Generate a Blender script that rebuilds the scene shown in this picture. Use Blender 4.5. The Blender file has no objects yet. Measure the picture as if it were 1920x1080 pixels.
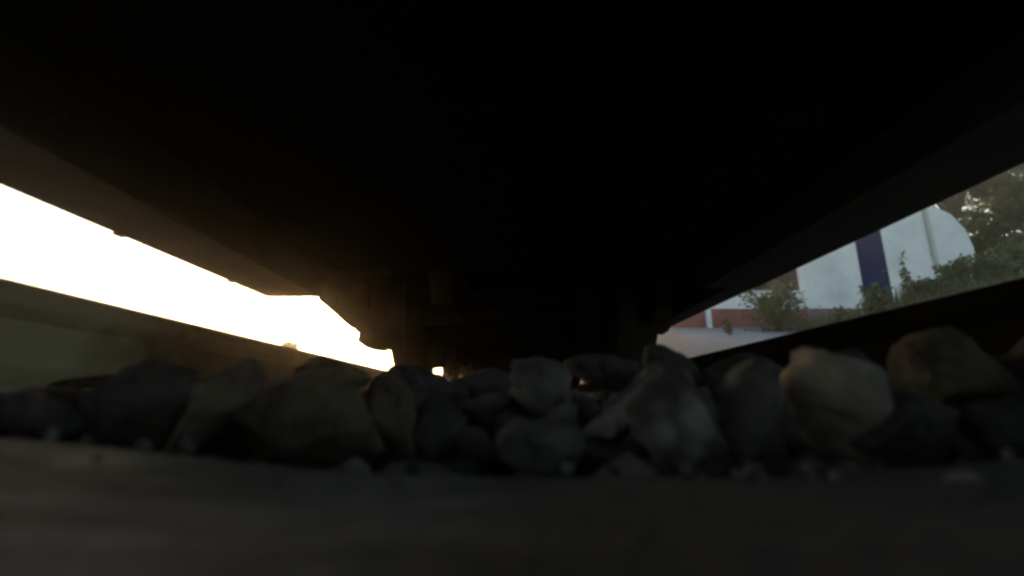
import bpy, bmesh, math, random
import numpy as np
from mathutils import Vector, Matrix, noise

# ------------------------------------------------------------------ camera, sky, sun, exposure
SC = bpy.context.scene
COL = SC.collection
R = math.radians
CAM = Vector((0.0, 0.0, 0.035))
F = 880.0                      # focal length in pixels of the 1920 px wide photograph
PITCH = R(13.5)
cam_d = bpy.data.cameras.new('camera')
cam = bpy.data.objects.new('camera', cam_d)
COL.objects.link(cam)
cam.location = CAM
cam.rotation_euler = (R(90) + PITCH, 0, 0)
cam_d.sensor_width = 36.0
cam_d.lens = 36.0 * F / 1920.0
cam_d.clip_start = 0.005
cam_d.clip_end = 3000.0
cam_d.dof.use_dof = True
cam_d.dof.focus_distance = 12.0
cam_d.dof.aperture_fstop = 3.4
SC.camera = cam

SUN_EL, SUN_AZ = R(9.5), R(-15.0)     # azimuth from +Y, negative = left of the track
wd = bpy.data.worlds.new('World')
SC.world = wd
wd.use_nodes = True
nt = wd.node_tree
sky = nt.nodes.new('ShaderNodeTexSky')
sky.sky_type = 'NISHITA'
sky.sun_disc = False
sky.sun_elevation = SUN_EL
sky.sun_rotation = SUN_AZ
sky.air_density = 1.0
sky.dust_density = 4.5
sky.ozone_density = 1.0
bg = nt.nodes['Background']
bg.inputs['Strength'].default_value = 0.12
nt.links.new(sky.outputs[0], bg.inputs[0])

sl = bpy.data.lights.new('sun', 'SUN')
sl.energy = 1.1
sl.angle = R(0.6)
sl.color = (1.0, 0.78, 0.52)
so = bpy.data.objects.new('sun', sl)
COL.objects.link(so)
sdir = Vector((math.sin(SUN_AZ) * math.cos(SUN_EL), math.cos(SUN_AZ) * math.cos(SUN_EL), math.sin(SUN_EL)))
so.rotation_euler = sdir.to_track_quat('Z', 'Y').to_euler()
so.location = (-6, 40, 30)

SC.view_settings.view_transform = 'Standard'
SC.view_settings.look = 'None'
SC.view_settings.exposure = 2.8
SC.view_settings.gamma = 1.0
SC.render.engine = 'CYCLES'
SC.cycles.use_denoising = True
SC.cycles.max_bounces = 10
SC.cycles.diffuse_bounces = 5
SC.cycles.pixel_filter_type = 'BLACKMAN_HARRIS'
SC.cycles.filter_width = 3.0

# ------------------------------------------------------------------ helpers
def ray(u, v):
    a = (u - 960.0) / F
    b = (540.0 - v) / F
    return Vector((a, math.cos(PITCH) - b * math.sin(PITCH), math.sin(PITCH) + b * math.cos(PITCH)))

def P(u, v, y):                 # the point of pixel (u, v) at depth y along the track
    d = ray(u, v)
    return CAM + d * (y / d.y)

def link(name, me, m=None, parent=None):
    o = bpy.data.objects.new(name, me)
    COL.objects.link(o)
    if m is not None and me is not None and len(me.materials) == 0:
        me.materials.append(m)
    if parent is not None:
        o.parent = parent
    return o

def tag(o, label=None, cat=None, group=None, kind=None):
    if label: o['label'] = label
    if cat: o['category'] = cat
    if group: o['group'] = group
    if kind: o['kind'] = kind
    return o

def empty(name, loc=(0, 0, 0), rz=0.0):
    o = bpy.data.objects.new(name, None)
    COL.objects.link(o)
    o.location = loc
    o.rotation_euler = (0, 0, rz)
    o.empty_display_size = 0.1
    return o

class MB:
    def __init__(self):
        self.v, self.f, self.sm = [], [], False
    def box(self, x0, x1, y0, y1, z0, z1):
        n = len(self.v)
        self.v += [(x, y, z) for z in (z0, z1) for y in (y0, y1) for x in (x0, x1)]
        self.f += [tuple(n + i for i in q) for q in ((0, 2, 3, 1), (4, 5, 7, 6), (0, 1, 5, 4), (2, 6, 7, 3), (0, 4, 6, 2), (1, 3, 7, 5))]
        return self
    def prism(self, poly, a0, a1, axis='y'):
        # polygon in the plane across 'axis', extruded from a0 to a1
        n, k = len(self.v), len(poly)
        for a in (a0, a1):
            for p, q in poly:
                self.v.append({'y': (p, a, q), 'x': (a, p, q), 'z': (p, q, a)}[axis])
        self.f.append(tuple(n + i for i in range(k)))
        self.f.append(tuple(n + k + i for i in reversed(range(k))))
        for i in range(k):
            j = (i + 1) % k
            self.f.append((n + i, n + k + i, n + k + j, n + j))
        return self
    def tube(self, pts, rad, seg=10):
        pts = [Vector(p) for p in pts]
        rads = rad if isinstance(rad, (list, tuple)) else [rad] * len(pts)
        n = len(self.v)
        up = Vector((0.31, 0.17, 0.93))
        for i, p in enumerate(pts):
            d = (pts[min(i + 1, len(pts) - 1)] - pts[max(i - 1, 0)]).normalized()
            s = d.cross(up)
            if s.length < 1e-3: s = d.cross(Vector((1, 0, 0)))
            s.normalize()
            t = s.cross(d)
            for k in range(seg):
                a = 2 * math.pi * k / seg
                self.v.append(tuple(p + (s * math.cos(a) + t * math.sin(a)) * rads[i]))
        for i in range(len(pts) - 1):
            for k in range(seg):
                k2 = (k + 1) % seg
                self.f.append((n + i * seg + k, n + i * seg + k2, n + (i + 1) * seg + k2, n + (i + 1) * seg + k))
        self.f.append(tuple(n + k for k in reversed(range(seg))))
        self.f.append(tuple(n + (len(pts) - 1) * seg + k for k in range(seg)))
        return self
    def lathe_x(self, prof, cx, cy, cz, seg=40):
        # profile (x offset, radius), turned about an axis along x
        n = len(self.v)
        for (dx, r) in prof:
            for k in range(seg):
                a = 2 * math.pi * k / seg
                self.v.append((cx + dx, cy + r * math.cos(a), cz + r * math.sin(a)))
        m = len(prof)
        for i in range(m - 1):
            for k in range(seg):
                k2 = (k + 1) % seg
                self.f.append((n + i * seg + k, n + i * seg + k2, n + (i + 1) * seg + k2, n + (i + 1) * seg + k))
        self.f.append(tuple(n + k for k in reversed(range(seg))))
        self.f.append(tuple(n + (m - 1) * seg + k for k in range(seg)))
        return self
    def mesh(self, name, smooth=False, bevel=0.0):
        me = bpy.data.meshes.new(name)
        me.from_pydata(self.v, [], self.f)
        bm = bmesh.new()
        bm.from_mesh(me)
        bmesh.ops.recalc_face_normals(bm, faces=bm.faces)
        if bevel:
            es = [e for e in bm.edges if len(e.link_faces) == 2 and e.calc_face_angle() > 0.6]
            bmesh.ops.bevel(bm, geom=es, offset=bevel, segments=2, affect='EDGES', profile=0.6, clamp_overlap=True)
        if smooth:
            for f_ in bm.faces: f_.smooth = True
            for e in bm.edges:
                if len(e.link_faces) == 2 and e.calc_face_angle() > 0.7: e.smooth = False
        bm.to_mesh(me)
        bm.free()
        return me
    def build(self, name, m, parent=None, smooth=False, bevel=0.0):
        return link(name, self.mesh(name, smooth, bevel), m, parent)

# ------------------------------------------------------------------ materials
def mat(name, c1, c2, scale=6.0, rough=0.85, bump=0.3, bscale=40.0, metal=0.0, bdist=0.01, c3=None, s3=2.0, t3=(0.5, 0.65), objrand=0.0, spec=0.3):
    m = bpy.data.materials.new(name)
    m.use_nodes = True
    n, l = m.node_tree.nodes, m.node_tree.links
    b = n['Principled BSDF']
    b.inputs['Roughness'].default_value = rough
    b.inputs['Metallic'].default_value = metal
    b.inputs['Specular IOR Level'].default_value = spec
    tc = n.new('ShaderNodeTexCoord')
    nz = n.new('ShaderNodeTexNoise')
    nz.inputs['Scale'].default_value = scale
    nz.inputs['Detail'].default_value = 8
    nz.inputs['Roughness'].default_value = 0.65
    l.new(tc.outputs['Object'], nz.inputs['Vector'])
    rp = n.new('ShaderNodeValToRGB')
    rp.color_ramp.elements[0].position = 0.33
    rp.color_ramp.elements[1].position = 0.68
    rp.color_ramp.elements[0].color = (*c1, 1)
    rp.color_ramp.elements[1].color = (*c2, 1)
    l.new(nz.outputs['Fac'], rp.inputs['Fac'])
    out = rp.outputs['Color']
    if c3 is not None:
        n3 = n.new('ShaderNodeTexNoise')
        n3.inputs['Scale'].default_value = s3
        n3.inputs['Detail'].default_value = 5
        l.new(tc.outputs['Object'], n3.inputs['Vector'])
        mr = n.new('ShaderNodeMapRange')
        mr.inputs['From Min'].default_value = t3[0]
        mr.inputs['From Max'].default_value = t3[1]
        l.new(n3.outputs['Fac'], mr.inputs['Value'])
        mx = n.new('ShaderNodeMix')
        mx.data_type = 'RGBA'
        l.new(mr.outputs[0], mx.inputs['Factor'])
        l.new(out, mx.inputs['A'])
        mx.inputs['B'].default_value = (*c3, 1)
        out = mx.outputs['Result']
    if objrand:
        oi = n.new('ShaderNodeObjectInfo')
        mr2 = n.new('ShaderNodeMapRange')
        mr2.inputs['To Min'].default_value = 1 - objrand
        mr2.inputs['To Max'].default_value = 1 + objrand
        l.new(oi.outputs['Random'], mr2.inputs['Value'])
        mv = n.new('ShaderNodeMix')
        mv.data_type = 'RGBA'
        mv.blend_type = 'MULTIPLY'
        mv.inputs['Factor'].default_value = 1
        l.new(out, mv.inputs['A'])
        l.new(mr2.outputs[0], mv.inputs['B'])
        out = mv.outputs['Result']
    l.new(out, b.inputs['Base Color'])
    if bump:
        nb = n.new('ShaderNodeTexNoise')
        nb.inputs['Scale'].default_value = bscale
        nb.inputs['Detail'].default_value = 6
        l.new(tc.outputs['Object'], nb.inputs['Vector'])
        bp = n.new('ShaderNodeBump')
        bp.inputs['Strength'].default_value = bump
        bp.inputs['Distance'].default_value = bdist
        l.new(nb.outputs['Fac'], bp.inputs['Height'])
        l.new(bp.outputs['Normal'], b.inputs['Normal'])
    return m

def leaf_mat(name, c1, c2, trans=0.35):
    m = bpy.data.materials.new(name)
    m.use_nodes = True
    n, l = m.node_tree.nodes, m.node_tree.links
    b = n['Principled BSDF']
    b.inputs['Roughness'].default_value = 0.6
    b.inputs['Specular IOR Level'].default_value = 0.25
    at = n.new('ShaderNodeAttribute')
    at.attribute_name = 'tint'
    rp = n.new('ShaderNodeValToRGB')
    rp.color_ramp.elements[0].color = (*c1, 1)
    rp.color_ramp.elements[1].color = (*c2, 1)
    l.new(at.outputs['Fac'], rp.inputs['Fac'])
    l.new(rp.outputs['Color'], b.inputs['Base Color'])
    tr = n.new('ShaderNodeBsdfTranslucent')
    l.new(rp.outputs['Color'], tr.inputs['Color'])
    ms = n.new('ShaderNodeMixShader')
    ms.inputs[0].default_value = trans
    l.new(b.outputs[0], ms.inputs[1])
    l.new(tr.outputs[0], ms.inputs[2])
    l.new(ms.outputs[0], n['Material Output'].inputs[0])
    return m

M = {}
M['concrete'] = mat('sleeper_concrete', (0.17, 0.163, 0.16), (0.50, 0.485, 0.47), 13, 0.93, 0.9, 60, bdist=0.006, c3=(0.10, 0.10, 0.055), s3=7, t3=(0.52, 0.68))
M['rail_left'] = mat('rail_steel_with_flare', (0.05, 0.038, 0.024), (0.13, 0.10, 0.06), 11, 0.9, 0.8, 60, bdist=0.006, c3=(0.10, 0.085, 0.04), s3=5, t3=(0.5, 0.65), spec=0.1)
M['rail_right'] = mat('oily_rail_steel', (0.008, 0.0075, 0.007), (0.018, 0.016, 0.014), 9, 1.0, 0.4, 50, bdist=0.004, spec=0.03)
M['clip'] = mat('rusty_clip', (0.03, 0.022, 0.017), (0.07, 0.045, 0.03), 30, 0.8, 0.4, 90)
M['pad'] = mat('rubber_pad', (0.02, 0.02, 0.02), (0.04, 0.04, 0.04), 20, 0.9, 0.1, 50)
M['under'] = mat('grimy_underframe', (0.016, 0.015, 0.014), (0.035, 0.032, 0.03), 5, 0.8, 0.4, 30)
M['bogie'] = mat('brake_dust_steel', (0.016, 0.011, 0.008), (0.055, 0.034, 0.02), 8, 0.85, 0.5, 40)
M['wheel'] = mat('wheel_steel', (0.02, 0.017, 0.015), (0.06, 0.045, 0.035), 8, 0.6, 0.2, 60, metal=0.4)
M['shade_black'] = mat('black_shade_panel', (0.007, 0.007, 0.007), (0.014, 0.013, 0.0125), 4, 0.95, 0.3, 25, spec=0.05)  # near black, so the added sheets read as deep shade
M['skirt'] = mat('dusty_side_skirt', (0.016, 0.016, 0.0155), (0.042, 0.041, 0.039), 6, 0.85, 0.5, 35)
M['body'] = mat('coach_paint', (0.05, 0.07, 0.12), (0.07, 0.09, 0.15), 3, 0.45, 0.05, 20)
M['white'] = mat('white_render', (0.68, 0.665, 0.61), (0.82, 0.805, 0.74), 1.3, 0.8, 0.25, 25, c3=(0.50, 0.53, 0.46), s3=0.9, t3=(0.55, 0.75))
M['red'] = mat('red_brick_paint', (0.20, 0.055, 0.05), (0.30, 0.10, 0.085), 3, 0.85, 0.3, 25)
M['brownbase'] = mat('weathered_plinth', (0.14, 0.10, 0.085), (0.24, 0.17, 0.15), 4, 0.9, 0.4, 25)
M['blue'] = mat('blue_door_paint', (0.003, 0.016, 0.075), (0.003, 0.024, 0.08), 2.5, 0.9, 0.1, 20, spec=0.04)
M['roof'] = mat('roof_sheet', (0.25, 0.25, 0.25), (0.36, 0.36, 0.35), 2, 0.6, 0.2, 15)
M['dark_sheet'] = mat('dark_hut_sheet', (0.045, 0.04, 0.037), (0.085, 0.075, 0.068), 2, 0.85, 0.4, 15)  # dark brown for the hut's roof and sides
M['pipe'] = mat('green_pipe_paint', (0.46, 0.52, 0.43), (0.56, 0.61, 0.51), 3, 0.6, 0.1, 20)
M['post'] = mat('white_post_paint', (0.62, 0.58, 0.56), (0.80, 0.78, 0.76), 8, 0.7, 0.1, 30)
M['road'] = mat('grey_road_surface', (0.11, 0.11, 0.115), (0.19, 0.19, 0.195), 1.5, 0.9, 0.5, 25, c3=(0.14, 0.135, 0.12), s3=0.6)
M['soil'] = mat('bank_soil', (0.07, 0.06, 0.035), (0.14, 0.12, 0.07), 1.1, 0.95, 0.8, 12, bdist=0.04, c3=(0.06, 0.075, 0.025), s3=0.5)
M['bed'] = mat('ballast_fines', (0.05, 0.046, 0.042), (0.13, 0.12, 0.11), 40, 0.95, 1.0, 60, bdist=0.015)
M['bark'] = mat('bark', (0.05, 0.04, 0.03), (0.12, 0.10, 0.08), 9, 0.95, 0.8, 25, bdist=0.02)
M['stem'] = mat('green_stem', (0.05, 0.07, 0.02), (0.09, 0.11, 0.04), 9, 0.8, 0.1, 25)
M['leaf'] = leaf_mat('tree_leaf', (0.035, 0.055, 0.014), (0.125, 0.150, 0.045))
M['leaf2'] = leaf_mat('weed_leaf', (0.055, 0.075, 0.030), (0.150, 0.175, 0.080))
M['grass'] = leaf_mat('grass_blade', (0.06, 0.075, 0.025), (0.16, 0.16, 0.07))
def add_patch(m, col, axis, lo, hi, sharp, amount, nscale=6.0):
    # light or shade painted into the colour as a noise-warped band along one object axis
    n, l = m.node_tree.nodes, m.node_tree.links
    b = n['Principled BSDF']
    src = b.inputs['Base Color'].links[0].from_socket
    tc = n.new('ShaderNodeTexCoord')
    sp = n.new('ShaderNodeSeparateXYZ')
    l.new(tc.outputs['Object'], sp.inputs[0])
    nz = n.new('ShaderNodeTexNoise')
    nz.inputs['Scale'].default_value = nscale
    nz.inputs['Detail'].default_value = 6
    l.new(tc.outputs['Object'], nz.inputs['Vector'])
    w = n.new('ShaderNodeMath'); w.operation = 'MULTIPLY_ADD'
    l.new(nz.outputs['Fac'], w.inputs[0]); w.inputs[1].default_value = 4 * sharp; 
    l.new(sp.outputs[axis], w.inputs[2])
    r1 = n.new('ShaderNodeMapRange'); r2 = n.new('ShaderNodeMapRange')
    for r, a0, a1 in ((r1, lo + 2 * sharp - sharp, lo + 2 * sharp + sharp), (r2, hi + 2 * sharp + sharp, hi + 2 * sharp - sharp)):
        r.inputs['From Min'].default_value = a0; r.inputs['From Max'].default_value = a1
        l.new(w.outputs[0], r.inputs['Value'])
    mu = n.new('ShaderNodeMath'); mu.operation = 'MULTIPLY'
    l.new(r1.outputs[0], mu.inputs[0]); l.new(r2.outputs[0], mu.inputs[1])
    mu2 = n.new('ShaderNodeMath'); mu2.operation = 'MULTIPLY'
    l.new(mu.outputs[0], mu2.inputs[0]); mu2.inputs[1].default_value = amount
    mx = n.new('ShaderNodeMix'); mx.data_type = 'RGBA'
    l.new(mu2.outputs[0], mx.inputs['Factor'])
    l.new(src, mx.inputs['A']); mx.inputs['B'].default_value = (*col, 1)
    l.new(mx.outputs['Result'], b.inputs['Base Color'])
add_patch(M['rail_left'], (0.66, 0.64, 0.45), 1, 0.40, 0.93, 0.16, 0.85)  # pale olive lens flare painted into the near rail's colour
add_patch(M['concrete'], (0.053, 0.053, 0.055), 0, -0.06, 0.62, 0.07, 0.88, 9.0)  # darker centre and right: fall-off of light painted into the concrete
def add_streaks(m, col, amount):
    n, l = m.node_tree.nodes, m.node_tree.links
    b = n['Principled BSDF']
    src = b.inputs['Base Color'].links[0].from_socket
    tc = n.new('ShaderNodeTexCoord'); mp = n.new('ShaderNodeMapping')
    mp.inputs['Scale'].default_value = (7, 55, 7)
    l.new(tc.outputs['Object'], mp.inputs[0])
    nz = n.new('ShaderNodeTexNoise'); nz.inputs['Scale'].default_value = 1.0; nz.inputs['Detail'].default_value = 4
    l.new(mp.outputs[0], nz.inputs['Vector'])
    r = n.new('ShaderNodeMapRange')
    r.inputs['From Min'].default_value = 0.46; r.inputs['From Max'].default_value = 0.60; r.inputs['To Max'].default_value = amount
    l.new(nz.outputs['Fac'], r.inputs['Value'])
    mx = n.new('ShaderNodeMix'); mx.data_type = 'RGBA'
    l.new(r.outputs[0], mx.inputs['Factor']); l.new(src, mx.inputs['A']); mx.inputs['B'].default_value = (*col, 1)
    l.new(mx.outputs['Result'], b.inputs['Base Color'])
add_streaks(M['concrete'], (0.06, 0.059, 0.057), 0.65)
def stone_mat(name, c1, c2, c3, **k):
    m = mat(name, tuple((0.85 if 'pale' in name else 0.55) * x for x in c1), tuple(0.9 * x for x in c2), 34, 0.95, 1.0, 95, bdist=0.006, c3=c3, s3=22, t3=(0.52, 0.66), spec=0.15, **k)
    return m
M['st_pale'] = stone_mat('pale_stone', (0.34, 0.295, 0.24), (0.58, 0.51, 0.42), (0.26, 0.245, 0.19))
M['st_grey'] = stone_mat('grey_stone', (0.13, 0.125, 0.115), (0.27, 0.26, 0.24), (0.20, 0.19, 0.17))
M['st_purple'] = stone_mat('mauve_stone', (0.13, 0.105, 0.10), (0.25, 0.21, 0.20), (0.40, 0.385, 0.36))
M['st_brown'] = stone_mat('brown_stone', (0.12, 0.092, 0.07), (0.24, 0.195, 0.15), (0.16, 0.15, 0.10))
M['st_dark'] = stone_mat('dark_stone', (0.06, 0.055, 0.053), (0.15, 0.14, 0.135), (0.10, 0.092, 0.09))
M['st_olive'] = stone_mat('olive_stone', (0.20, 0.19, 0.12), (0.38, 0.37, 0.26), (0.16, 0.17, 0.09))

# stuff stones: colour from a per-stone attribute
def gravel_mat():
    m = mat('ballast_gravel', (0.7, 0.7, 0.7), (1, 1, 1), 30, 0.92, 0.9, 70, bdist=0.004)
    n, l = m.node_tree.nodes, m.node_tree.links
    b = n['Principled BSDF']
    src = b.inputs['Base Color'].links[0].from_socket
    at = n.new('ShaderNodeAttribute')
    at.attribute_name = 'tint'
    rp = n.new('ShaderNodeValToRGB')
    e = rp.color_ramp.elements
    e[0].color = (0.05, 0.047, 0.045, 1)
    e[1].color = (0.28, 0.25, 0.22, 1)
    for p, c in ((0.3, (0.17, 0.165, 0.165, 1)), (0.55, (0.19, 0.15, 0.125, 1)), (0.75, (0.26, 0.25, 0.24, 1))):
        x = e.new(p); x.color = c
    l.new(at.outputs['Fac'], rp.inputs['Fac'])
    mx = n.new('ShaderNodeMix')
    mx.data_type = 'RGBA'
    mx.blend_type = 'MULTIPLY'
    mx.inputs['Factor'].default_value = 1
    l.new(src, mx.inputs['A'])
    l.new(rp.outputs['Color'], mx.inputs['B'])
    l.new(mx.outputs['Result'], b.inputs['Base Color'])
    return m
M['gravel'] = gravel_mat()

# ------------------------------------------------------------------ terrain
def sstep(a, b, t):
    t = min(1.0, max(0.0, (t - a) / (b - a)))
    return t * t * (3 - 2 * t)

def H(x, y):
    if x <= 0:
        return -0.16 - 0.25 * sstep(2.2, 3.4, -x)
    plat = min(1.855, max(0.32, 1.855 - (11.95 - y) * 0.225))
    plat += 0.95 * sstep(6.8, 9.2, x) * sstep(4.5, 8.5, y) * (1 - sstep(10.0, 11.6, y))
    plat += 0.46 * sstep(12.3, 14.0, y) * sstep(3.0, 5.0, x)
    plat += 1.3 * sstep(12.6, 18.0, x)
    s = sstep(2.35, 3.7, x)
    return -0.16 + (plat + 0.16) * s

def grid_mesh(name, xs, ys, fn):
    v = [(x, y, fn(x, y)) for y in ys for x in xs]
    k = len(xs)
    f = [(j * k + i, j * k + i + 1, (j + 1) * k + i + 1, (j + 1) * k + i) for j in range(len(ys) - 1) for i in range(k - 1)]
    me = bpy.data.meshes.new(name)
    me.from_pydata(v, [], f)
    for p in me.polygons: p.use_smooth = True
    return me

xs = sorted(set([-500, -250, -120, -40, -15, -8, -4] + [round(-3.6 + 0.2 * i, 3) for i in range(38)] + [4 + 0.5 * i for i in range(32)] + [20, 24, 30, 45, 80, 200, 500]))
ys = sorted(set([-400, -150, -50, -20, -8, -4] + [round(-2 + 0.4 * i, 3) for i in range(56)] + [21, 24, 30, 45, 80, 160, 400, 600]))
def Hn(x, y):
    return H(x, y) + (0.05 * noise.noise((x * 0.9, y * 0.9, 3.1)) if (x < -3 or x > 6.6) else 0)
tag(link('ground', grid_mesh('ground', xs, ys, Hn), M['soil']), kind='structure')
# grey road sheet running up to the painted wall
rx = [3.0 + 0.2 * i for i in range(18)]
ry = [4.5 + 0.25 * i for i in range(30)]
tag(link('road', grid_mesh('road', rx, ry, lambda x, y: H(x, y) + 0.02), M['road']), kind='structure')
# ballast bed: low mound under the track
bxs = [-2.0, -1.75, -1.5, -1.2, -0.8, -0.4, 0, 0.4, 0.8, 1.2, 1.5, 1.75, 2.0]
bys = [-6 + 0.5 * i for i in range(140)]
tag(link('ballast_bed', grid_mesh('ballast_bed', bxs, bys, lambda x, y: -0.045 - 0.2 * sstep(1.45, 2.0, abs(x))), M['bed']), kind='structure')

# ------------------------------------------------------------------ rails
RT = CAM.z + 0.172               # rail top
SEAT = RT - 0.172                # rail foot underside
def rail_profile():
    h = 0.172
    half = [(0.075, 0.0), (0.075, 0.011), (0.030, 0.027), (0.0095, 0.045), (0.008, 0.09), (0.0095, 0.118), (0.034, 0.133), (0.036, 0.138), (0.036, 0.160), (0.032, 0.168), (0.022, 0.1715), (0.0, 0.172)]
    return half + [(-x, z) for x, z in reversed(half[:-1])]
for sx, m_, lb in ((-1, 'rail_left', 'brown steel rail with painted olive flare below the bright white sky'), (1, 'rail_right', 'black oily steel rail in front of the white hut')):
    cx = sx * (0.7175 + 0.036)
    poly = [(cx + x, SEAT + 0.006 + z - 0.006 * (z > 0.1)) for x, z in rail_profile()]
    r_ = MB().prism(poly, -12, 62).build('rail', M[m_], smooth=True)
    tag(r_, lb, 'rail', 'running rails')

# ------------------------------------------------------------------ sleepers
def sleeper_mesh():
    xs_ = [-1.25 + 0.05 * i for i in range(51)]
    def top(x):
        ax = abs(x)
        return 0.022 * (sstep(0.03, 0.32, ax) if x < 0 else sstep(0.10, 0.45, ax)) + 0.0085 * sstep(0.42, 0.6, ax)
    bm = bmesh.new()
    rows = []
    prof = [(-0.150, -0.19), (-0.140, -0.03), (-0.136, -0.012), (-0.126, -0.003), (-0.11, 0.0), (-0.06, 0.001), (-0.02, 0.0015), (0.02, 0.0015), (0.06, 0.001), (0.11, 0.0), (0.126, -0.003), (0.136, -0.012), (0.140, -0.03), (0.150, -0.19)]
    for x in xs_:
        t = top(x)
        rows.append([bm.verts.new((x, y + 0.004 * noise.noise((x * 7, y * 9, 1)), z + (t if z > -0.1 else 0) + (0.003 * noise.noise((x * 11, y * 14, 5)) + 0.0012 * noise.noise((x * 45, y * 45, 5)) if z > -0.02 and 0.4 > abs(x) else 0))) for y, z in prof])
    for a, b in zip(rows, rows[1:]):
        for i in range(len(prof) - 1):
            bm.faces.new((a[i], b[i], b[i + 1], a[i + 1]))
    bm.faces.new(rows[0]); bm.faces.new(list(reversed(rows[-1])))
    for a, b in zip(rows, rows[1:]):
        bm.faces.new((a[-1], b[-1], b[0], a[0]))
    bmesh.ops.recalc_face_normals(bm, faces=bm.faces)
    for f_ in bm.faces: f_.smooth = True
    for e in bm.edges:
        if len(e.link_faces) == 2 and e.calc_face_angle() > 0.9: e.smooth = False
    me = bpy.data.meshes.new('sleeper_body')
    bm.to_mesh(me); bm.free()
    return me
def clip_mesh(s):
    # a bent spring clip on the sleeper, holding the rail foot
    pts = [(0, -0.05, 0.010), (0, 0.03, 0.012), (s * 0.02, 0.05, 0.025), (s * 0.05, 0.03, 0.036), (s * 0.055, -0.03, 0.036), (s * 0.02, -0.045, 0.03), (s * -0.028, -0.02, 0.026)]
    return MB().tube(pts, 0.0085, 8).mesh('clip', True)
slab, clipm = sleeper_mesh(), {s: clip_mesh(s) for s in (-1, 1)}
padm = MB().box(-0.078, 0.078, -0.075, 0.075, 0.0315, 0.0405).mesh('rail_pad')
for i in range(-1, 9):
    y = 0.122 + 0.6 * i
    e = empty('sleeper', (0, y, 0))
    if i == 0:
        tag(e, 'nearest grey concrete sleeper filling the bottom foreground', 'sleeper', 'concrete sleepers')
    elif i == 1:
        tag(e, 'first concrete sleeper beyond the heap of stones', 'sleeper', 'concrete sleepers')
    else:
        tag(e, 'concrete sleeper buried between ballast stones under the train', 'sleeper', 'concrete sleepers')
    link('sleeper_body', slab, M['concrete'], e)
    for sx in (-1, 1):
        p_ = link('rail_pad', padm, M['pad'], e)
        p_.location = (sx * 0.7535, 0, -0.0045)
        for s in (-1, 1):
            c_ = link('clip', clipm[s], M['clip'], e)
            c_.location = (sx * 0.7535 + s * 0.112, 0, 0.028)
            if s > 0: c_.scale = (-1, 1, 1); c_.data = clipm[-1]

# ------------------------------------------------------------------ stones
def rock_arrays(seed, sub, n_pl=11, soft=26.0, rough=0.05):
    rg = np.random.default_rng(seed)
    bm = bmesh.new()
    bmesh.ops.create_icosphere(bm, subdivisions=sub, radius=1.0)
    d = np.array([v.co[:] for v in bm.verts])
    f = np.array([[v.index for v in q.verts] for q in bm.faces])
    bm.free()
    nrm = rg.normal(size=(n_pl, 3))
    nrm /= np.linalg.norm(nrm, axis=1)[:, None]
    nrm = np.vstack([nrm, -nrm[:4] + 0.35 * rg.normal(size=(4, 3))])
    nrm /= np.linalg.norm(nrm, axis=1)[:, None]
    dist = rg.uniform(0.55, 1.0, len(nrm))
    dots = d @ nrm.T
    inv = np.maximum(dots / dist, 1e-3)
    inv = np.hstack([inv, np.full((len(d), 1), 1 / 1.25)])
    r = 1.0 / (np.sum(inv ** soft, axis=1) ** (1 / soft))
    if rough:
        off = rg.uniform(-50, 50, 3)
        r = r * np.array([1 + rough * noise.noise(Vector(p * 2.3 + off)) + 0.5 * rough * noise.noise(Vector(p * 6.5 + off)) + 0.28 * rough * noise.noise(Vector(p * 15 + off)) for p in d])
    return d * r[:, None], f

def hero(u0, v0, u1, v1, y, m, label, seed, thick=None, tilt=0.0, sub=4, n_pl=9, rough=0.11):
    p, f = rock_arrays(seed, sub, n_pl, 220, rough)
    c, s = math.cos(tilt), math.sin(tilt)
    ctr = P((u0 + u1) / 2, (v0 + v1) / 2, y)
    dist = (ctr - CAM).dot(Vector((0, math.cos(PITCH), math.sin(PITCH))))
    w, h = (u1 - u0) / F * dist, (v1 - v0) / F * dist
    if tilt:                       # a long stone leaning to one side
        lo, hi = p.min(0), p.max(0)
        p = (p - (lo + hi) / 2) / (hi - lo) * np.array([0.42, 0.8, 1.1])
        x, z = p[:, 0] * c + p[:, 2] * s, -p[:, 0] * s + p[:, 2] * c
        p = np.stack([x, p[:, 1], z], 1)
    lo, hi = p.min(0), p.max(0)
    p = (p - (lo + hi) / 2) / (hi - lo) * np.array([w, thick or 0.8 * (w + h) / 2, h])
    me = bpy.data.meshes.new('ballast_stone')
    me.from_pydata(p.tolist(), [], f.tolist())
    for q in me.polygons: q.use_smooth = True
    o = link('ballast_stone', me, M[m])
    o.location = ctr
    tag(o, label, 'stone', 'large ballast stones in front of the camera')
    return o

hero(1462, 648, 1695, 868, 0.335, 'st_pale', 'largest pale cream ballast stone below the hut', 11, thick=0.07, n_pl=8, rough=0.10)
hero(1690, 612, 1860, 770, 0.37, 'st_brown', 'brown stone right of the big cream stone, against the right rail', 12)
hero(1840, 628, 2030, 800, 0.36, 'st_dark', 'dark stone cut off by the right picture edge', 13)
hero(1600, 735, 1800, 862, 0.315, 'st_dark', 'low dark bluish stone in front of the cream stone', 14, thick=0.06)
hero(1770, 752, 2000, 880, 0.33, 'st_dark', 'low dark stone at the far right end of the sleeper edge', 34, thick=0.06)
hero(1345, 672, 1462, 872, 0.33, 'st_grey', 'narrow upright grey stone just left of the big cream stone', 15)
hero(1165, 690, 1362, 892, 0.325, 'st_purple', 'mauve-grey stone with pale flecks beside a slanting dark gap', 16)
hero(1085, 682, 1245, 830, 0.40, 'st_purple', 'slanted ribbed mauve stone right of the blocky grey stone', 17, tilt=0.6)
hero(958, 668, 1078, 800, 0.43, 'st_grey', 'blocky grey stone standing up near the centre of the track', 18, n_pl=16)
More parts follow.
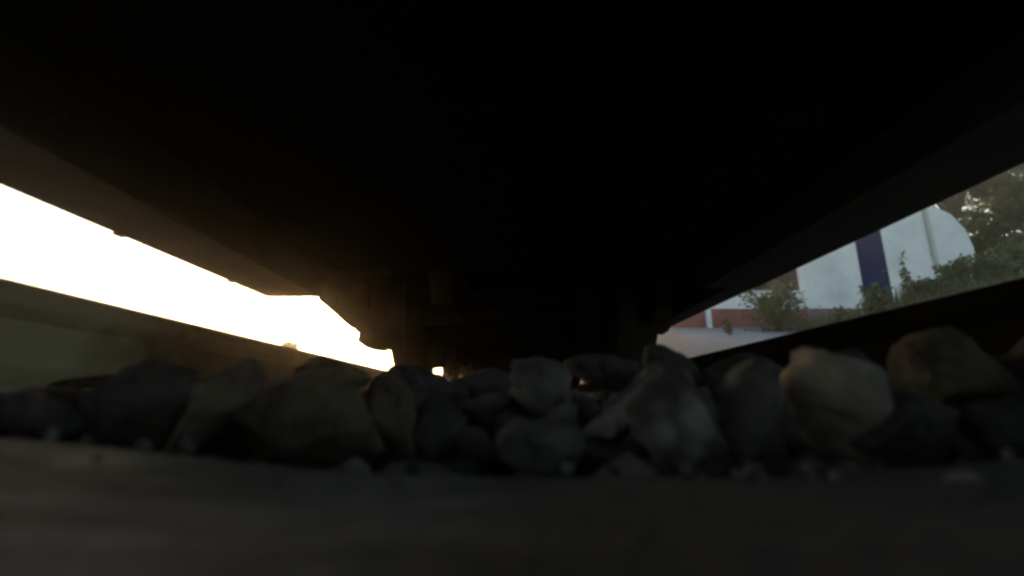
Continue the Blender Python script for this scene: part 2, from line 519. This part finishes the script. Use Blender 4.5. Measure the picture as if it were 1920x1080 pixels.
hero(925, 785, 1100, 882, 0.335, 'st_grey', 'low flat grey stone with a pale top below the blocky stone', 19, thick=0.07)
hero(838, 736, 975, 806, 0.44, 'st_dark', 'dark flat slab left of the blocky grey stone', 20, thick=0.09)
hero(325, 668, 480, 858, 0.325, 'st_brown', 'long brown-grey stone leaning to the right on the left side of the sleeper', 21, tilt=0.55, thick=0.05)
hero(420, 672, 735, 890, 0.36, 'st_brown', 'broad brown stone right of the leaning stone', 22, thick=0.10)
hero(640, 700, 790, 880, 0.40, 'st_brown', 'dark brown stone under the left wheel', 23)
hero(745, 730, 880, 880, 0.40, 'st_dark', 'dark grey stone left of the low flat stone', 24)
hero(150, 672, 350, 842, 0.36, 'st_dark', 'dark stone left of the leaning stone', 25)
hero(-120, 722, 190, 836, 0.34, 'st_dark', 'wide dark stone at the left picture edge below the olive rail', 26, thick=0.09)
hero(1200, 645, 1330, 730, 0.52, 'st_dark', 'dark stone whose top touches the grey road behind the right rail', 27)
hero(1320, 660, 1480, 760, 0.50, 'st_dark', 'dark stone behind the upright grey stone', 28)
hero(1060, 665, 1210, 740, 0.62, 'st_dark', 'dark stone behind the ribbed mauve stone', 29)
hero(1480, 655, 1640, 760, 0.47, 'st_dark', 'dark stone behind the big cream stone', 35)
hero(1770, 885, 1832, 922, 0.205, 'st_pale', 'small pale stone chip lying on the concrete sleeper at right', 30, sub=3, thick=0.010)
hero(560, 668, 700, 740, 0.56, 'st_brown', 'brown stone behind the broad brown stone near the left rail', 31)
hero(820, 690, 960, 760, 0.62, 'st_dark', 'dark stone behind the flat slab in the track centre', 32)
hero(690, 684, 880, 790, 0.60, 'st_dark', 'dark stone between the left wheel and the flat slab', 33)

# the rest of the ballast, one mesh
rng = random.Random(5)
protoA = [rock_arrays(100 + i, 2, 10, 20, 0.05) for i in range(10)]
protoB = [rock_arrays(200 + i, 1, 9, 20, 0.0) for i in range(8)]
V, Fc, T = [], [], []
nv = 0
def rot(rg):
    q = np.array([rg.gauss(0, 1) for _ in range(4)]); q /= np.linalg.norm(q)
    w, x, y, z = q
    return np.array([[1 - 2 * (y * y + z * z), 2 * (x * y - z * w), 2 * (x * z + y * w)], [2 * (x * y + z * w), 1 - 2 * (x * x + z * z), 2 * (y * z - x * w)], [2 * (x * z - y * w), 2 * (y * z + x * w), 1 - 2 * (x * x + y * y)]])
def put(x, y, z, s, proto):
    global nv
    p, f = rng.choice(proto)
    p = (p * np.array([s * rng.uniform(.8, 1.25), s * rng.uniform(.8, 1.2), s * rng.uniform(.6, .9)])) @ rot(rng).T + np.array([x, y, z])
    V.append(p); Fc.append(f + nv); T.append(np.full(len(p), rng.random()))
    nv += len(p)
def zone(n, x0, x1, y0, y1, proto, zl, zh):
    for _ in range(n):
        x, y = rng.uniform(x0, x1), rng.uniform(y0, y1)
        k = (y - 0.122 + 0.3) % 0.6 - 0.3
        on_sleeper = abs(k) < 0.155 and abs(x) < 1.28
        s = rng.uniform(0.018, 0.038)
        if abs(abs(x) - 0.7535) < 0.1 + s: continue
        if on_sleeper and (y < 0.5 or rng.random() < 0.8): continue
        if abs(x) < 0.16 and -0.05 < y < 0.3: continue
        z = rng.uniform(zl, zh) - 0.2 * sstep(1.45, 2.0, abs(x))
        put(x, y, z, s, proto)
zone(700, -0.68, 0.68, 0.27, 0.42, protoA, -0.07, -0.03)
zone(700, -0.68, 0.68, 0.42, 0.60, protoA, -0.04, 0.02)
zone(1100, -0.68, 0.68, 0.60, 1.30, protoA, -0.03, 0.035)
zone(3600, -0.68, 0.68, 1.2, 4.5, protoB, -0.03, 0.03)
zone(2600, -0.68, 0.68, 4.5, 8.5, protoB, -0.03, 0.03)
for s_ in (-1, 1):
    a, b = (-2.0, -0.84) if s_ < 0 else (0.84, 2.0)
    zone(3400, a, b, -1.0, 7.0, protoB, -0.04, 0.02)
zone(300, -0.68, 0.68, -0.8, -0.03, protoB, -0.04, 0.01)
for _ in range(70):
    x, y = rng.uniform(-0.5, 0.5), 0.262 - abs(rng.gauss(0, 0.035))
    tz = 0.022 * (sstep(0.03, 0.32, -x) if x < 0 else sstep(0.10, 0.45, x))
    s_ = rng.uniform(0.0018, 0.0055)
    put(x, y, tz + s_ * 0.35 - (0.008 if y > 0.255 else 0), s_, protoB)
V, Fc, T = np.concatenate(V), np.concatenate(Fc), np.concatenate(T)
me = bpy.data.meshes.new('ballast_gravel')
me.from_pydata(V.tolist(), [], Fc.tolist())
at = me.attributes.new('tint', 'FLOAT', 'POINT')
at.data.foreach_set('value', T.astype(np.float32))
for q in me.polygons: q.use_smooth = len(me.polygons) > 0
tag(link('ballast_gravel', me, M['gravel']), 'grey and brown crushed stone ballast around the sleepers', 'ballast', kind='stuff')

# ------------------------------------------------------------------ the train overhead
AX = RT + 0.46                   # axle height
def wheel_prof():
    return [(0.0, 0.12), (0.0, 0.40), (0.012, 0.485), (0.03, 0.489), (0.042, 0.464), (0.09, 0.4605), (0.135, 0.457), (0.135, 0.39), (0.10, 0.36), (0.09, 0.14), (0.115, 0.12)]
def bogie(root, yc, wb, detail=True, near=True):
    zb = RT
    for sx in (-1, 1):
        # cast side frame: arched over both axle boxes
        y0, y1 = yc - wb / 2 - 0.42, yc + wb / 2 + 0.42
        pl = [(y0, AX + 0.16), (y0 + 0.05, AX - 0.02), (y0 + 0.20, AX - 0.10), (y0 + 0.64, AX - 0.10), (y0 + 0.80, AX - 0.02), (yc - 0.42, AX + 0.02), (yc - 0.30, AX - 0.13), (yc + 0.30, AX - 0.13), (yc + 0.42, AX + 0.02), (y1 - 0.80, AX - 0.02), (y1 - 0.64, AX - 0.10), (y1 - 0.20, AX - 0.10), (y1 - 0.05, AX - 0.02), (y1, AX + 0.16), (y1 - 0.3, AX + 0.24), (yc, AX + 0.2), (y0 + 0.3, AX + 0.24)]
        MB().prism(pl, sx * 0.97, sx * 1.09, 'x').build('bogie_side_frame', M['bogie'], root, bevel=0.012)
        for dy in (-1, 1):
            ya = yc + dy * wb / 2
            MB().lathe_x([(0, 0.05), (0, 0.13), (sx * 0.02, 0.15), (sx * 0.20, 0.15), (sx * 0.235, 0.13), (sx * 0.24, 0.07)], sx * 0.93, ya, AX, 24).build('axle_box', M['bogie'], root, smooth=True)
            w = MB().lathe_x([(sx * (a), r) for a, r in wheel_prof()], sx * 0.68, ya, AX, 56).build('wheel', M['wheel'], root, smooth=True)
            # coil spring above each axle box
            pts = [(sx * 1.03 + 0.07 * math.cos(t * 0.9), ya + 0.30 * (1 if t < 0 else 1) - 0.3 + 0.07 * math.sin(t * 0.9), AX + 0.2 + t * 0.0085) for t in range(24)]
            MB().tube(pts, 0.016, 8).build('coil_spring', M['bogie'], root, smooth=True)
            # brake block and its hanger, towards the bogie centre
            yb = ya - dy * 0.50
            MB().prism([(yb - dy * 0.00, AX - 0.20), (yb + dy * 0.045, AX - 0.18), (yb + dy * 0.03, AX), (yb + dy * 0.045, AX + 0.14), (yb - dy * 0.03, AX + 0.14), (yb - dy * 0.03, AX - 0.20)], sx * 0.69, sx * 0.80, 'x').build('brake_block', M['bogie'], root)
    for dy in (-1, 1):
        ya = yc + dy * wb / 2
        MB().lathe_x([(-0.93, 0.065), (-0.70, 0.085), (-0.66, 0.085), (-0.6, 0.08), (0.6, 0.08), (0.66, 0.085), (0.70, 0.085), (0.93, 0.065)], 0, ya, AX, 24).build('axle', M['wheel'], root, smooth=True)
        MB().box(-0.66, 0.66, ya - dy * 0.56 - 0.05, ya - dy * 0.56 + 0.05, AX - 0.20, AX - 0.10).build('brake_beam', M['bogie'], root, bevel=0.01)
        # traction motor and gear case between the wheels
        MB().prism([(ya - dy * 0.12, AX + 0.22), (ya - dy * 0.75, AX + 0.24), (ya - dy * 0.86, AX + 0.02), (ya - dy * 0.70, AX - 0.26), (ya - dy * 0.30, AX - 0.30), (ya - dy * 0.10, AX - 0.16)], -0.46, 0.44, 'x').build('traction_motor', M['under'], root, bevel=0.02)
        MB().lathe_x([(0, 0.1), (0, 0.30), (0.02, 0.33), (0.12, 0.33), (0.14, 0.30), (0.14, 0.1)], 0.48, ya, AX, 32).build('gear_case', M['under'], root, smooth=True)
    MB().box(-1.0, 1.0, yc - 0.26, yc + 0.26, AX - 0.10, AX + 0.20).build('bolster', M['bogie'], root, bevel=0.02)

def coach(name, y0, y1, yb0, yb1, label, wb, near):
    root = empty(name, (0, (y0 + y1) / 2, 0))
    off = (y0 + y1) / 2
    tag(root, label, 'railway coach', 'coaches of the train overhead')
    class Off:                    # parts are laid out in world y, children sit relative to the empty
        pass
    before = set(COL.objects)
    zl, zr = CAM.z + 0.594, CAM.z + 0.652
    floor = 1.12
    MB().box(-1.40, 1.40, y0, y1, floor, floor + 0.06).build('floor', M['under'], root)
    # body shell, rounded roof
    prof = [(-1.45, 0.95), (-1.45, 3.0), (-1.25, 3.45), (-0.7, 3.75), (0, 3.85), (0.7, 3.75), (1.25, 3.45), (1.45, 3.0), (1.45, 0.95), (1.40, 0.95), (1.40, 2.98), (1.21, 3.40), (0.68, 3.70), (0, 3.80), (-0.68, 3.70), (-1.21, 3.40), (-1.40, 2.98), (-1.40, 0.95)]
    MB().prism(prof, y0, y1).build('body_shell', M['body'], root)
    for ye, dd in ((y0, 0.04), (y1, -0.04)):
        MB().prism([(-1.398, 1.185), (-1.398, 2.97), (-1.20, 3.39), (-0.68, 3.69), (0, 3.79), (0.68, 3.69), (1.20, 3.39), (1.398, 2.97), (1.398, 1.185)], ye + dd * 0.2, ye + dd * 1.2).build('end_wall', M['body'], root)
    # windows on both flanks
    nwin = int((y1 - y0 - 2) // 1.9)
    for sx in (-1, 1):
        for i in range(nwin):
            yy = y0 + 1.6 + i * 1.9
            MB().box(min(sx * 1.445, sx * 1.462), max(sx * 1.445, sx * 1.462), yy - 0.6, yy + 0.6, 1.95, 2.75).build('window', M['pad'], root)
    # side skirts and equipment, open where the bogies stand
    for sx, zb in ((-1, zl), (1, zr)):
        a, b = sorted((sx * 1.30, sx * 1.449))
        segs = [(yb0 + wb / 2 + 0.9, yb1 - wb / 2 - 0.79)]
        ai, bi = sorted((sx * 1.14, sx * 1.449))
        for sa, sb in segs:
            MB().prism([(ai, zb), (bi, zb), (bi, 0.949), (ai, 0.949)], sa, sb).build('side_skirt', M['skirt'], root, bevel=0.006)
        for sa, sb in ((y0 + 0.02, yb0 + wb / 2 + 0.9), (yb1 - wb / 2 - 0.79, y1 - 0.02)):
            MB().box(a, b, sa, sb, CAM.z + 0.80 if sx < 0 else zb + 0.005, 0.949).build('sole_bar', M['under'], root)
    yp, pe = yb0 + wb / 2 + 0.75, yb1 - wb / 2 - 0.62
    npan = max(1, round((pe - yp) / 2.4))
    for i in range(npan):
        a0, a1 = yp + (pe - yp) * i / npan, yp + (pe - yp) * (i + 1) / npan
        MB().box(-1.135, 1.135, a0 + 0.004, a1 - 0.004, 0.835, 0.85).build('shade_panel', M['shade_black'], root, bevel=0.003)  # added black sheets: hide the beams and keep the underside evenly dark
    for sx in (-0.42, 0.34):
        MB().box(sx, sx + 0.09, y0 + 0.1, y1 - 0.1, 0.90, floor).build('centre_sill', M['under'], root)
    k = 0
    yy = y0 + 0.5
    while yy < y1 - 0.3:
        if not any(abs(yy - c) < wb / 2 + 0.6 for c in (yb0, yb1)):
            MB().box(-1.29, 1.29, yy - 0.05, yy + 0.05, 0.93 + 0.003, floor - 0.002).build('cross_member', M['under'], root)
        yy += 1.05
    for xx, rr, zz in ((-0.62, 0.02, 0.90), (0.72, 0.03, 0.90)):
        MB().tube([(xx, y0 + 0.2, zz + .02), (xx, yb1 - wb / 2 - 0.9, zz), ], rr, 10).build('brake_pipe', M['under'], root, smooth=True)
    bogie(root, yb0, wb)
    bogie(root, yb1, wb)
    for ye, dd in ((y0, -1), (y1, 1)):
        MB().box(-0.12, 0.12, min(ye, ye + dd * 0.38), max(ye, ye + dd * 0.38), 0.96, 1.14).build('coupler', M['bogie'], root, bevel=0.02)
        for sx in (-1, 1):
            MB().tube([(sx * 0.75, ye, 1.05), (sx * 0.75, ye + dd * 0.28, 1.05), (sx * 0.75, ye + dd * 0.30, 1.05), (sx * 0.75, ye + dd * 0.34, 1.05)], [0.09, 0.09, 0.2, 0.2], 20).build('buffer', M['bogie'], root, smooth=False)
    for o in COL.objects:
        if o not in before and o.parent == root:
            o.location.y -= off
    return root, off

WB = 2.4
c1, off1 = coach('railway_coach', -13.0, 6.6, -9.4, 3.5 + WB / 2, 'black underside of the railway coach standing directly above the camera', WB, True)
c2, off2 = coach('railway_coach', 7.4, 27.0, 10.9, 23.4, 'railway coach coupled beyond the nearest wheels', WB, False)
c3_, off3 = coach('railway_coach', 27.8, 47.4, 31.3, 43.8, 'farthest railway coach at the end of the dark tunnel under the train', WB, False)

# gear hanging at the front of the nearest bogie
def hang(name, poly, ya, yb, m):
    o = MB().prism([(x, CAM.z + h) for x, h in poly], ya, yb).build(name, M[m], c1, bevel=0.008)
    o.location.y -= off1
    return o
hang('suspension_bracket', [(-1.40, 0.79), (-1.32, 0.665), (-1.26, 0.62), (-1.16, 0.535), (-1.10, 0.485), (-1.03, 0.465), (-1.045, 0.39), (-0.98, 0.345), (-0.90, 0.335), (-0.83, 0.352), (-0.80, 0.40), (-0.795, 0.43), (-0.765, 0.43), (-0.765, 0.86), (-1.40, 0.86)], 3.15, 3.34, 'bogie')
hang('sand_box', [(0.76, 0.185), (0.93, 0.20), (1.0, 0.34), (1.03, 0.44), (1.03, 0.86), (0.76, 0.86)], 3.30, 3.42, 'bogie')
hang('lifeguard', [(-0.745, 0.26), (-0.66, 0.265), (-0.57, 0.275), (-0.56, 0.70), (-0.745, 0.70)], 4.02, 4.06, 'bogie')
hang('guard_iron', [(-0.745, 0.18), (-0.675, 0.18), (-0.67, 0.268), (-0.745, 0.268)], 4.065, 4.09, 'bogie')
for yy, dz in ((0.95, 0.008), (1.05, 0.012), (1.15, 0.007), (1.60, 0.009), (2.3, 0.006)):
    hang('cable_clamp', [(-1.445, 0.5925 - dz), (-1.40, 0.5925 - dz * 0.6), (-1.39, 0.5925), (-1.445, 0.5925)], yy, yy + 0.045, 'under')

# ------------------------------------------------------------------ hut, wall and post on the bank
D = 12.0
def XH(u, v, y=D):
    p = P(u, v, y)
    return p.x, p.z
bx0 = XH(1508, 560)[0]
bx1 = XH(1836, 500)[0]
zb = XH(1500, 579)[1]
pl_b = XH(1500, 616)[1]
hut = empty('hut', ((bx0 + bx1) / 2, D + 1.6, pl_b))
tag(hut, 'white barrel-roofed hut with a dark blue door and pale green pipe', 'hut')
ho = Vector(hut.location)
def hpart(mb, name, m, parent=hut, **k):
    mb.v = [(x - ho.x, y - ho.y, z - ho.z) for x, y, z in mb.v]
    o = mb.build(name, M[m], hut, **k)
    if parent is not hut:
        o.parent = parent
    return o
sh = [(bx1, XH(1836, 505)[1]), (bx1 - 0.03, XH(1826, 462)[1]), (bx1 - 0.13, XH(1815, 430)[1]), (bx1 - 0.42, XH(1790, 402)[1]), (bx1 - 0.92, XH(1755, 384)[1])]
cxh = (bx0 + bx1) / 2
top = sh[-1][1]
arch = [(bx1, zb)] + sh + [(bx1 - 1.5, top + 0.22), (cxh, top + 0.30)]
arch_l = [(2 * cxh - x, z) for x, z in reversed(arch[:-1])]
ring = arch + arch_l
dx0, dx1 = XH(1611, 500)[0], XH(1664, 500)[0]
dz1 = zb + 2.25
# front wall in three pieces round the door opening, then shell
def clipz(x):
    pts = sorted(arch[1:] + arch_l[:-1])
    for (xa, za), (xb, zc) in zip(pts, pts[1:]):
        if xa <= x <= xb and xb > xa:
            return za + (zc - za) * (x - xa) / (xb - xa)
    return pts[0][1]
ptsr = [(x, z) for x, z in ring if x > dx1]
right = [(dx1, zb)] + ptsr + [(dx1, clipz(dx1))]
ptsl = [(x, z) for x, z in ring if x < dx0]
left = [(dx0, zb), (dx0, clipz(dx0))] + ptsl
mid_pts = [(x, z) for x, z in ring if dx0 < x < dx1]
mid = [(dx0, dz1), (dx1, dz1), (dx1, clipz(dx1))] + mid_pts + [(dx0, clipz(dx0))]
hpart(MB().prism(right, D, D + 0.15), 'front_wall', 'white')
hpart(MB().prism(left, D, D + 0.15), 'front_wall', 'white')
hpart(MB().prism(mid, D, D + 0.15), 'front_wall', 'white')
inner = [(cxh + (x - cxh) * 0.97, z - 0.07 if z > zb + 0.01 else z) for x, z in ring]
shell = MB()
k_ = len(ring)
for yy in (D + 0.152, D + 3.2):
    shell.v += [(x, yy, z) for x, z in ring] + [(x, yy, z) for x, z in inner]
for i in range(k_ - 1):
    n2 = 2 * k_
    shell.f += [(i, i + 1, n2 + i + 1, n2 + i), (k_ + i + 1, k_ + i, n2 + k_ + i, n2 + k_ + i + 1), (i, k_ + i, k_ + i + 1, i + 1), (n2 + i + 1, n2 + k_ + i + 1, n2 + k_ + i, n2 + i)]
hpart(shell, 'roof_shell', 'dark_sheet')
hpart(MB().prism([(cxh + (x - cxh) * 0.96, z - (0.08 if z > zb + 0.01 else 0)) for x, z in ring], D + 3.0, D + 3.1), 'back_wall', 'white')
hpart(MB().box(bx0 - 0.03, bx1 + 0.03, D - 0.06, D + 3.25, pl_b - 0.3, zb - 0.002), 'plinth', 'brownbase')
dr = hpart(MB().box(dx0 + 0.03, dx1 - 0.03, D + 0.05, D + 0.10, zb + 0.01, dz1 - 0.03), 'door', 'blue', bevel=0.004)
hpart(MB().box(dx0, dx0 + 0.028, D + 0.02, D + 0.14, zb, dz1 - 0.001).box(dx1 - 0.028, dx1, D + 0.02, D + 0.14, zb, dz1 - 0.001), 'door_frame', 'blue')
for q0, q1 in ((0.16, 0.95), (1.10, 2.05)):
    hpart(MB().box(dx0 + 0.12, dx1 - 0.12, D + 0.038, D + 0.052, zb + q0, zb + q1), 'door_panel', 'blue', parent=dr, bevel=0.006)
hpart(MB().tube([(dx1 - 0.08, D + 0.05, zb + 1.03), (dx1 - 0.08, D - 0.0, zb + 1.03), (dx1 - 0.17, D - 0.0, zb + 1.03)], 0.012, 8), 'door_handle', 'roof', parent=dr, smooth=True)
px_ = XH(1748, 470)[0]
hpart(MB().tube([(px_, D - 0.06, zb), (px_, D - 0.06, clipz(px_) - 0.05)], 0.05, 12), 'drain_pipe', 'pipe', smooth=True)
for zz in (0.5, 1.5):
    hpart(MB().box(px_ - 0.07, px_ + 0.07, D - 0.03, D - 0.001, zb + zz, zb + zz + 0.04), 'pipe_bracket', 'pipe')

# long low wall, white over dark red
wx0, wx1 = 3.55, bx0 - 0.033
wz = XH(1480, 545)[1]
wall = empty('boundary_wall', ((wx0 + wx1) / 2, D + 0.1, pl_b))
tag(wall, 'low boundary wall painted white above and dark red below, left of the hut', 'wall')
wo = Vector(wall.location)
def wpart(mb, name, m, **k):
    mb.v = [(x - wo.x, y - wo.y, z - wo.z) for x, y, z in mb.v]
    return mb.build(name, M[m], wall, **k)
wpart(MB().box(wx0, wx1, D - 0.03, D + 0.23, pl_b - 0.3, zb - 0.002), 'red_plinth', 'red', bevel=0.008)
wpart(MB().box(wx0 + 0.01, wx1 - 0.005, D, D + 0.2, zb, wz - 0.05), 'white_wall', 'white')
wpart(MB().box(wx0 - 0.01, wx1 - 0.003, D - 0.025, D + 0.225, wz - 0.048, wz), 'coping', 'white', bevel=0.01)

# white marker post in front of the wall
ppx = P(1329, 600, 11.7)
post = empty('marker_post', (ppx.x, 11.7, H(ppx.x, 11.7) + 0.02))
tag(post, 'short white marker post in front of the red wall base', 'post')
MB().box(-0.062, 0.062, -0.05, 0.05, -0.25, 0.50).build('shaft', M['post'], post, bevel=0.01)
MB().prism([(-0.062, 0.502), (0.062, 0.502), (0.0, 0.545)], -0.05, 0.05).build('cap', M['post'], post)

# ------------------------------------------------------------------ vegetation
def leaves_mesh(name, pts, size, rg, m, aspect=1.8, upb=0.0):
    n = len(pts)
    rs = np.random.default_rng(rg)
    d = rs.normal(size=(n, 3)); d[:, 2] += upb
    d /= np.linalg.norm(d, axis=1)[:, None]
    e = np.cross(d, rs.normal(size=(n, 3)))
    e /= np.linalg.norm(e, axis=1)[:, None]
    s = size * rs.uniform(0.6, 1.35, n)[:, None]
    c = np.asarray(pts)
    nrm = np.cross(d, e)
    v = np.stack([c - d * s * aspect * 0.5, c + e * s * 0.42 + nrm * s * 0.08, c + d * s * aspect * 0.5, c - e * s * 0.42 + nrm * s * 0.08], 1).reshape(-1, 3)
    me = bpy.data.meshes.new(name)
    me.from_pydata(v.tolist(), [], np.arange(4 * n).reshape(n, 4).tolist())
    a = me.attributes.new('tint', 'FLOAT', 'POINT')
    a.data.foreach_set('value', np.repeat(rs.random(n), 4).astype(np.float32))
    me.materials.append(m)
    return me

def crown_pts(centres, radii, per, rs):
    out = []
    for c, r in zip(centres, radii):
        d = rs.normal(size=(per, 3))
        d /= np.linalg.norm(d, axis=1)[:, None]
        rr = r * rs.uniform(0.25, 1.0, per) ** 0.5
        out.append(np.array(c) + d * rr[:, None] * np.array([1, 1, 0.75]))
    return np.vstack(out)

def tree(x, y, h, r, label, seed, clumps=34, per=420, size=0.13, low=0.25):
    rs = np.random.default_rng(seed)
    z0 = H(x, y) - 0.1
    root = empty('tree', (x, y, z0))
    tag(root, label, 'tree', 'trees on the bank')
    tr = MB().tube([(0, 0, 0), (0.06, 0.03, h * 0.2), (-0.04, 0.06, h * 0.45), (0.05, 0, h * 0.75)], [r * 0.075, r * 0.06, r * 0.045, 0.03], 10)
    cs, rd = [], []
    for i in range(clumps):
        a = rs.uniform(0, 2 * math.pi)
        t = rs.uniform(low, 1.0)
        rad = r * math.sqrt(max(0.05, 1 - ((t - 0.55) / 0.55) ** 2)) * rs.uniform(0.35, 0.95)
        c = (rad * math.cos(a), rad * math.sin(a), h * t)
        cs.append(c); rd.append(r * rs.uniform(0.17, 0.33))
        if i % 3 == 0:
            st = (0, 0.04, h * t * 0.6)
            tr.tube([st, tuple(0.5 * (p + q) + (0.1 if j == 2 else 0) for j, (p, q) in enumerate(zip(st, c))), c], [r * 0.03, r * 0.018, 0.008], 6)
    tr.build('trunk', M['bark'], root, smooth=True)
    link('crown', leaves_mesh('crown', crown_pts(cs, rd, per, rs), size, seed, M['leaf']), None, root)
    return root

tree(15.6, 15.5, 6.6, 3.2, 'leafy tree at the right picture edge, its crown lit through by sky', 41, clumps=42, per=400)
tree(20.5, 17.0, 7.5, 3.6, 'tall tree farthest right behind the edge tree', 42, clumps=30, per=330)
tree(13.4, 19.0, 6.0, 2.8, 'dark tree standing behind the rounded roof of the hut', 43, clumps=44)
tree(6.7, 13.9, 3.3, 1.25, 'small dark tree behind the low wall, squeezed against the left side of the hut', 44, clumps=40, per=380, size=0.1)
tree(5.2, 15.6, 2.6, 1.1, 'low dark tree behind the white wall, left of the hut', 46, clumps=30, per=380, size=0.1)
tree(18.0, 12.0, 4.6, 2.6, 'bushy tree on the grass bank at far right', 45, clumps=44, low=0.1)

def shrub(u, v0, v1, y, w, label, seed, n=1400, size=0.05, m='leaf2', spiky=False):
    c = P(u, v0, y)
    z0 = H(c.x, y) + 0.03
    h = max(0.3, P(u, v1, y).z - z0)
    rs = np.random.default_rng(seed)
    root = empty('weed' if spiky else 'shrub', (c.x, y, z0))
    tag(root, label, 'weed' if spiky else 'shrub', 'weeds on the bank' if spiky else 'shrubs on the bank')
    st, pts = MB(), []
    ns = 3 if spiky else 11
    for i in range(ns):
        a = rs.uniform(0, 6.28)
        sp = w * (0.25 if spiky else 0.5) * rs.uniform(0.2, 1)
        hh = h * rs.uniform(0.62, 1.0) if i else h
        tip = np.array([sp * math.cos(a) * (0.15 if i == 0 else 1), sp * math.sin(a) * (0.15 if i == 0 else 1), hh])
        midp = tip * np.array([0.35, 0.35, 0.55])
        st.tube([(0, 0, -0.1), tuple(midp), tuple(tip)], [0.014, 0.010, 0.003], 5)
        k = n // ns
        t = rs.uniform(0.12, 1.0, k)[:, None]
        base = np.where(t < 0.55, midp * (t / 0.55), midp + (tip - midp) * ((t - 0.55) / 0.45))
        pts.append(base + rs.normal(size=(k, 3)) * (w * (0.10 if spiky else 0.17)) * (0.75 if spiky else 1.15 - t))
    st.build('stem', M['stem'], root, smooth=True)
    link('foliage', leaves_mesh('foliage', np.vstack(pts), size, seed, M[m]), None, root)
    return root

shrub(1462, 618, 532, 10.6, 1.8, 'broad green shrub in front of the white and red wall', 51, n=2300, size=0.055)
shrub(1707, 560, 478, 9.8, 0.5, 'tall thin weed standing in front of the white hut, right of the door', 52, n=66, size=0.085, spiky=True)
shrub(1640, 575, 535, 9.8, 0.8, 'low weed growing below the blue door', 53, n=900, size=0.06)
shrub(1735, 560, 528, 9.6, 0.7, 'low weed beside the foot of the green pipe', 54, n=700, size=0.06)
shrub(1800, 545, 488, 9.4, 0.9, 'shrub in front of the right corner of the hut', 55, n=1200, size=0.06)
shrub(1868, 530, 470, 9.2, 1.1, 'shrub on the bank just right of the hut', 56, n=1700, size=0.06)
shrub(1925, 520, 440, 9.6, 1.3, 'shrub at the right picture edge under the trees', 57, n=1900, size=0.06)
shrub(1372, 668, 640, 9.6, 0.35, 'small dark weed on the grey road edge', 58, n=60, size=0.06, spiky=True)
shrub(1580, 592, 572, 10.2, 0.5, 'small weed at the plinth left of the door', 59, n=200, size=0.05)
# far bush left of the track, just breaking the line of the rail
def far_bush(u, v, y, w, label, seed):
    c = P(u, v, y)
    rs = np.random.default_rng(seed)
    z0 = H(c.x, y)
    h = c.z - z0
    root = empty('bush', (c.x, y, z0))
    tag(root, label, 'bush')
    st = MB()
    cs, rd = [], []
    for i in range(26):
        t = rs.uniform(0.1, 0.92)
        a = rs.uniform(0, 6.28)
        q = w * rs.uniform(0, 1) * (1 - 0.75 * t)
        cs.append((q * math.cos(a), q * math.sin(a), h * t)); rd.append(w * 0.2)
        if i % 4 == 0: st.tube([(0, 0, -0.1), (cs[-1][0] * .5, cs[-1][1] * .5, h * t * .6), cs[-1]], [0.03, 0.02, 0.006], 6)
    st.build('stem', M['bark'], root, smooth=True)
    link('foliage', leaves_mesh('foliage', crown_pts(cs, rd, 200, rs), 0.05, seed, M['leaf']), None, root)
far_bush(540, 638, 6.5, 0.5, 'low bush just breaking the line of the left rail below the bright sky', 61)

# rough grass on the bank
rs = np.random.default_rng(77)
gx, gy = rs.uniform(6.6, 19, 16000), rs.uniform(6.0, 11.9, 16000)
gv, gt = [], []
for x, y in zip(gx, gy):
    z = H(x, y) - 0.02
    a = rs.uniform(0, 6.28); hgt = rs.uniform(0.12, 0.42); w = rs.uniform(0.006, 0.014)
    lx, ly = rs.normal(0, 0.3) * hgt, rs.normal(0, 0.3) * hgt
    ca, sa = math.cos(a) * w, math.sin(a) * w
    gv += [(x - ca, y - sa, z), (x + ca, y + sa, z), (x + lx * .4 + ca * .7, y + ly * .4 + sa * .7, z + hgt * .6), (x + lx * .4 - ca * .7, y + ly * .4 - sa * .7, z + hgt * .6), (x + lx, y + ly, z + hgt)]
    gt += [rs.random()] * 5
n_ = len(gv) // 5
me = bpy.data.meshes.new('bank_grass')
me.from_pydata(gv, [], [q for i in range(n_) for q in ((5 * i, 5 * i + 1, 5 * i + 2, 5 * i + 3), (5 * i + 3, 5 * i + 2, 5 * i + 4))])
a_ = me.attributes.new('tint', 'FLOAT', 'POINT')
a_.data.foreach_set('value', np.array(gt, dtype=np.float32))
tag(link('bank_grass', me, M['grass']), 'rough olive grass on the bank in front of the hut', 'grass', kind='stuff')

# ------------------------------------------------------------------ added haze volume, imitating lens glow round the bright gap
hz = MB().box(-505, 505, -405, 605, -2.0, 14.0).build('haze', None)
hm = bpy.data.materials.new('glow_haze')
hm.use_nodes = True
hn, hl = hm.node_tree.nodes, hm.node_tree.links
hn.remove(hn['Principled BSDF'])
pv = hn.new('ShaderNodeVolumePrincipled')
pv.inputs['Color'].default_value = (0.97, 0.80, 0.60, 1)
pv.inputs['Density'].default_value = 0.017
pv.inputs['Anisotropy'].default_value = 0.92
hl.new(pv.outputs[0], hn['Material Output'].inputs['Volume'])
hz.data.materials.append(hm)
tag(hz, 'thin added haze giving a glow around the bright gaps', 'haze', kind='stuff')
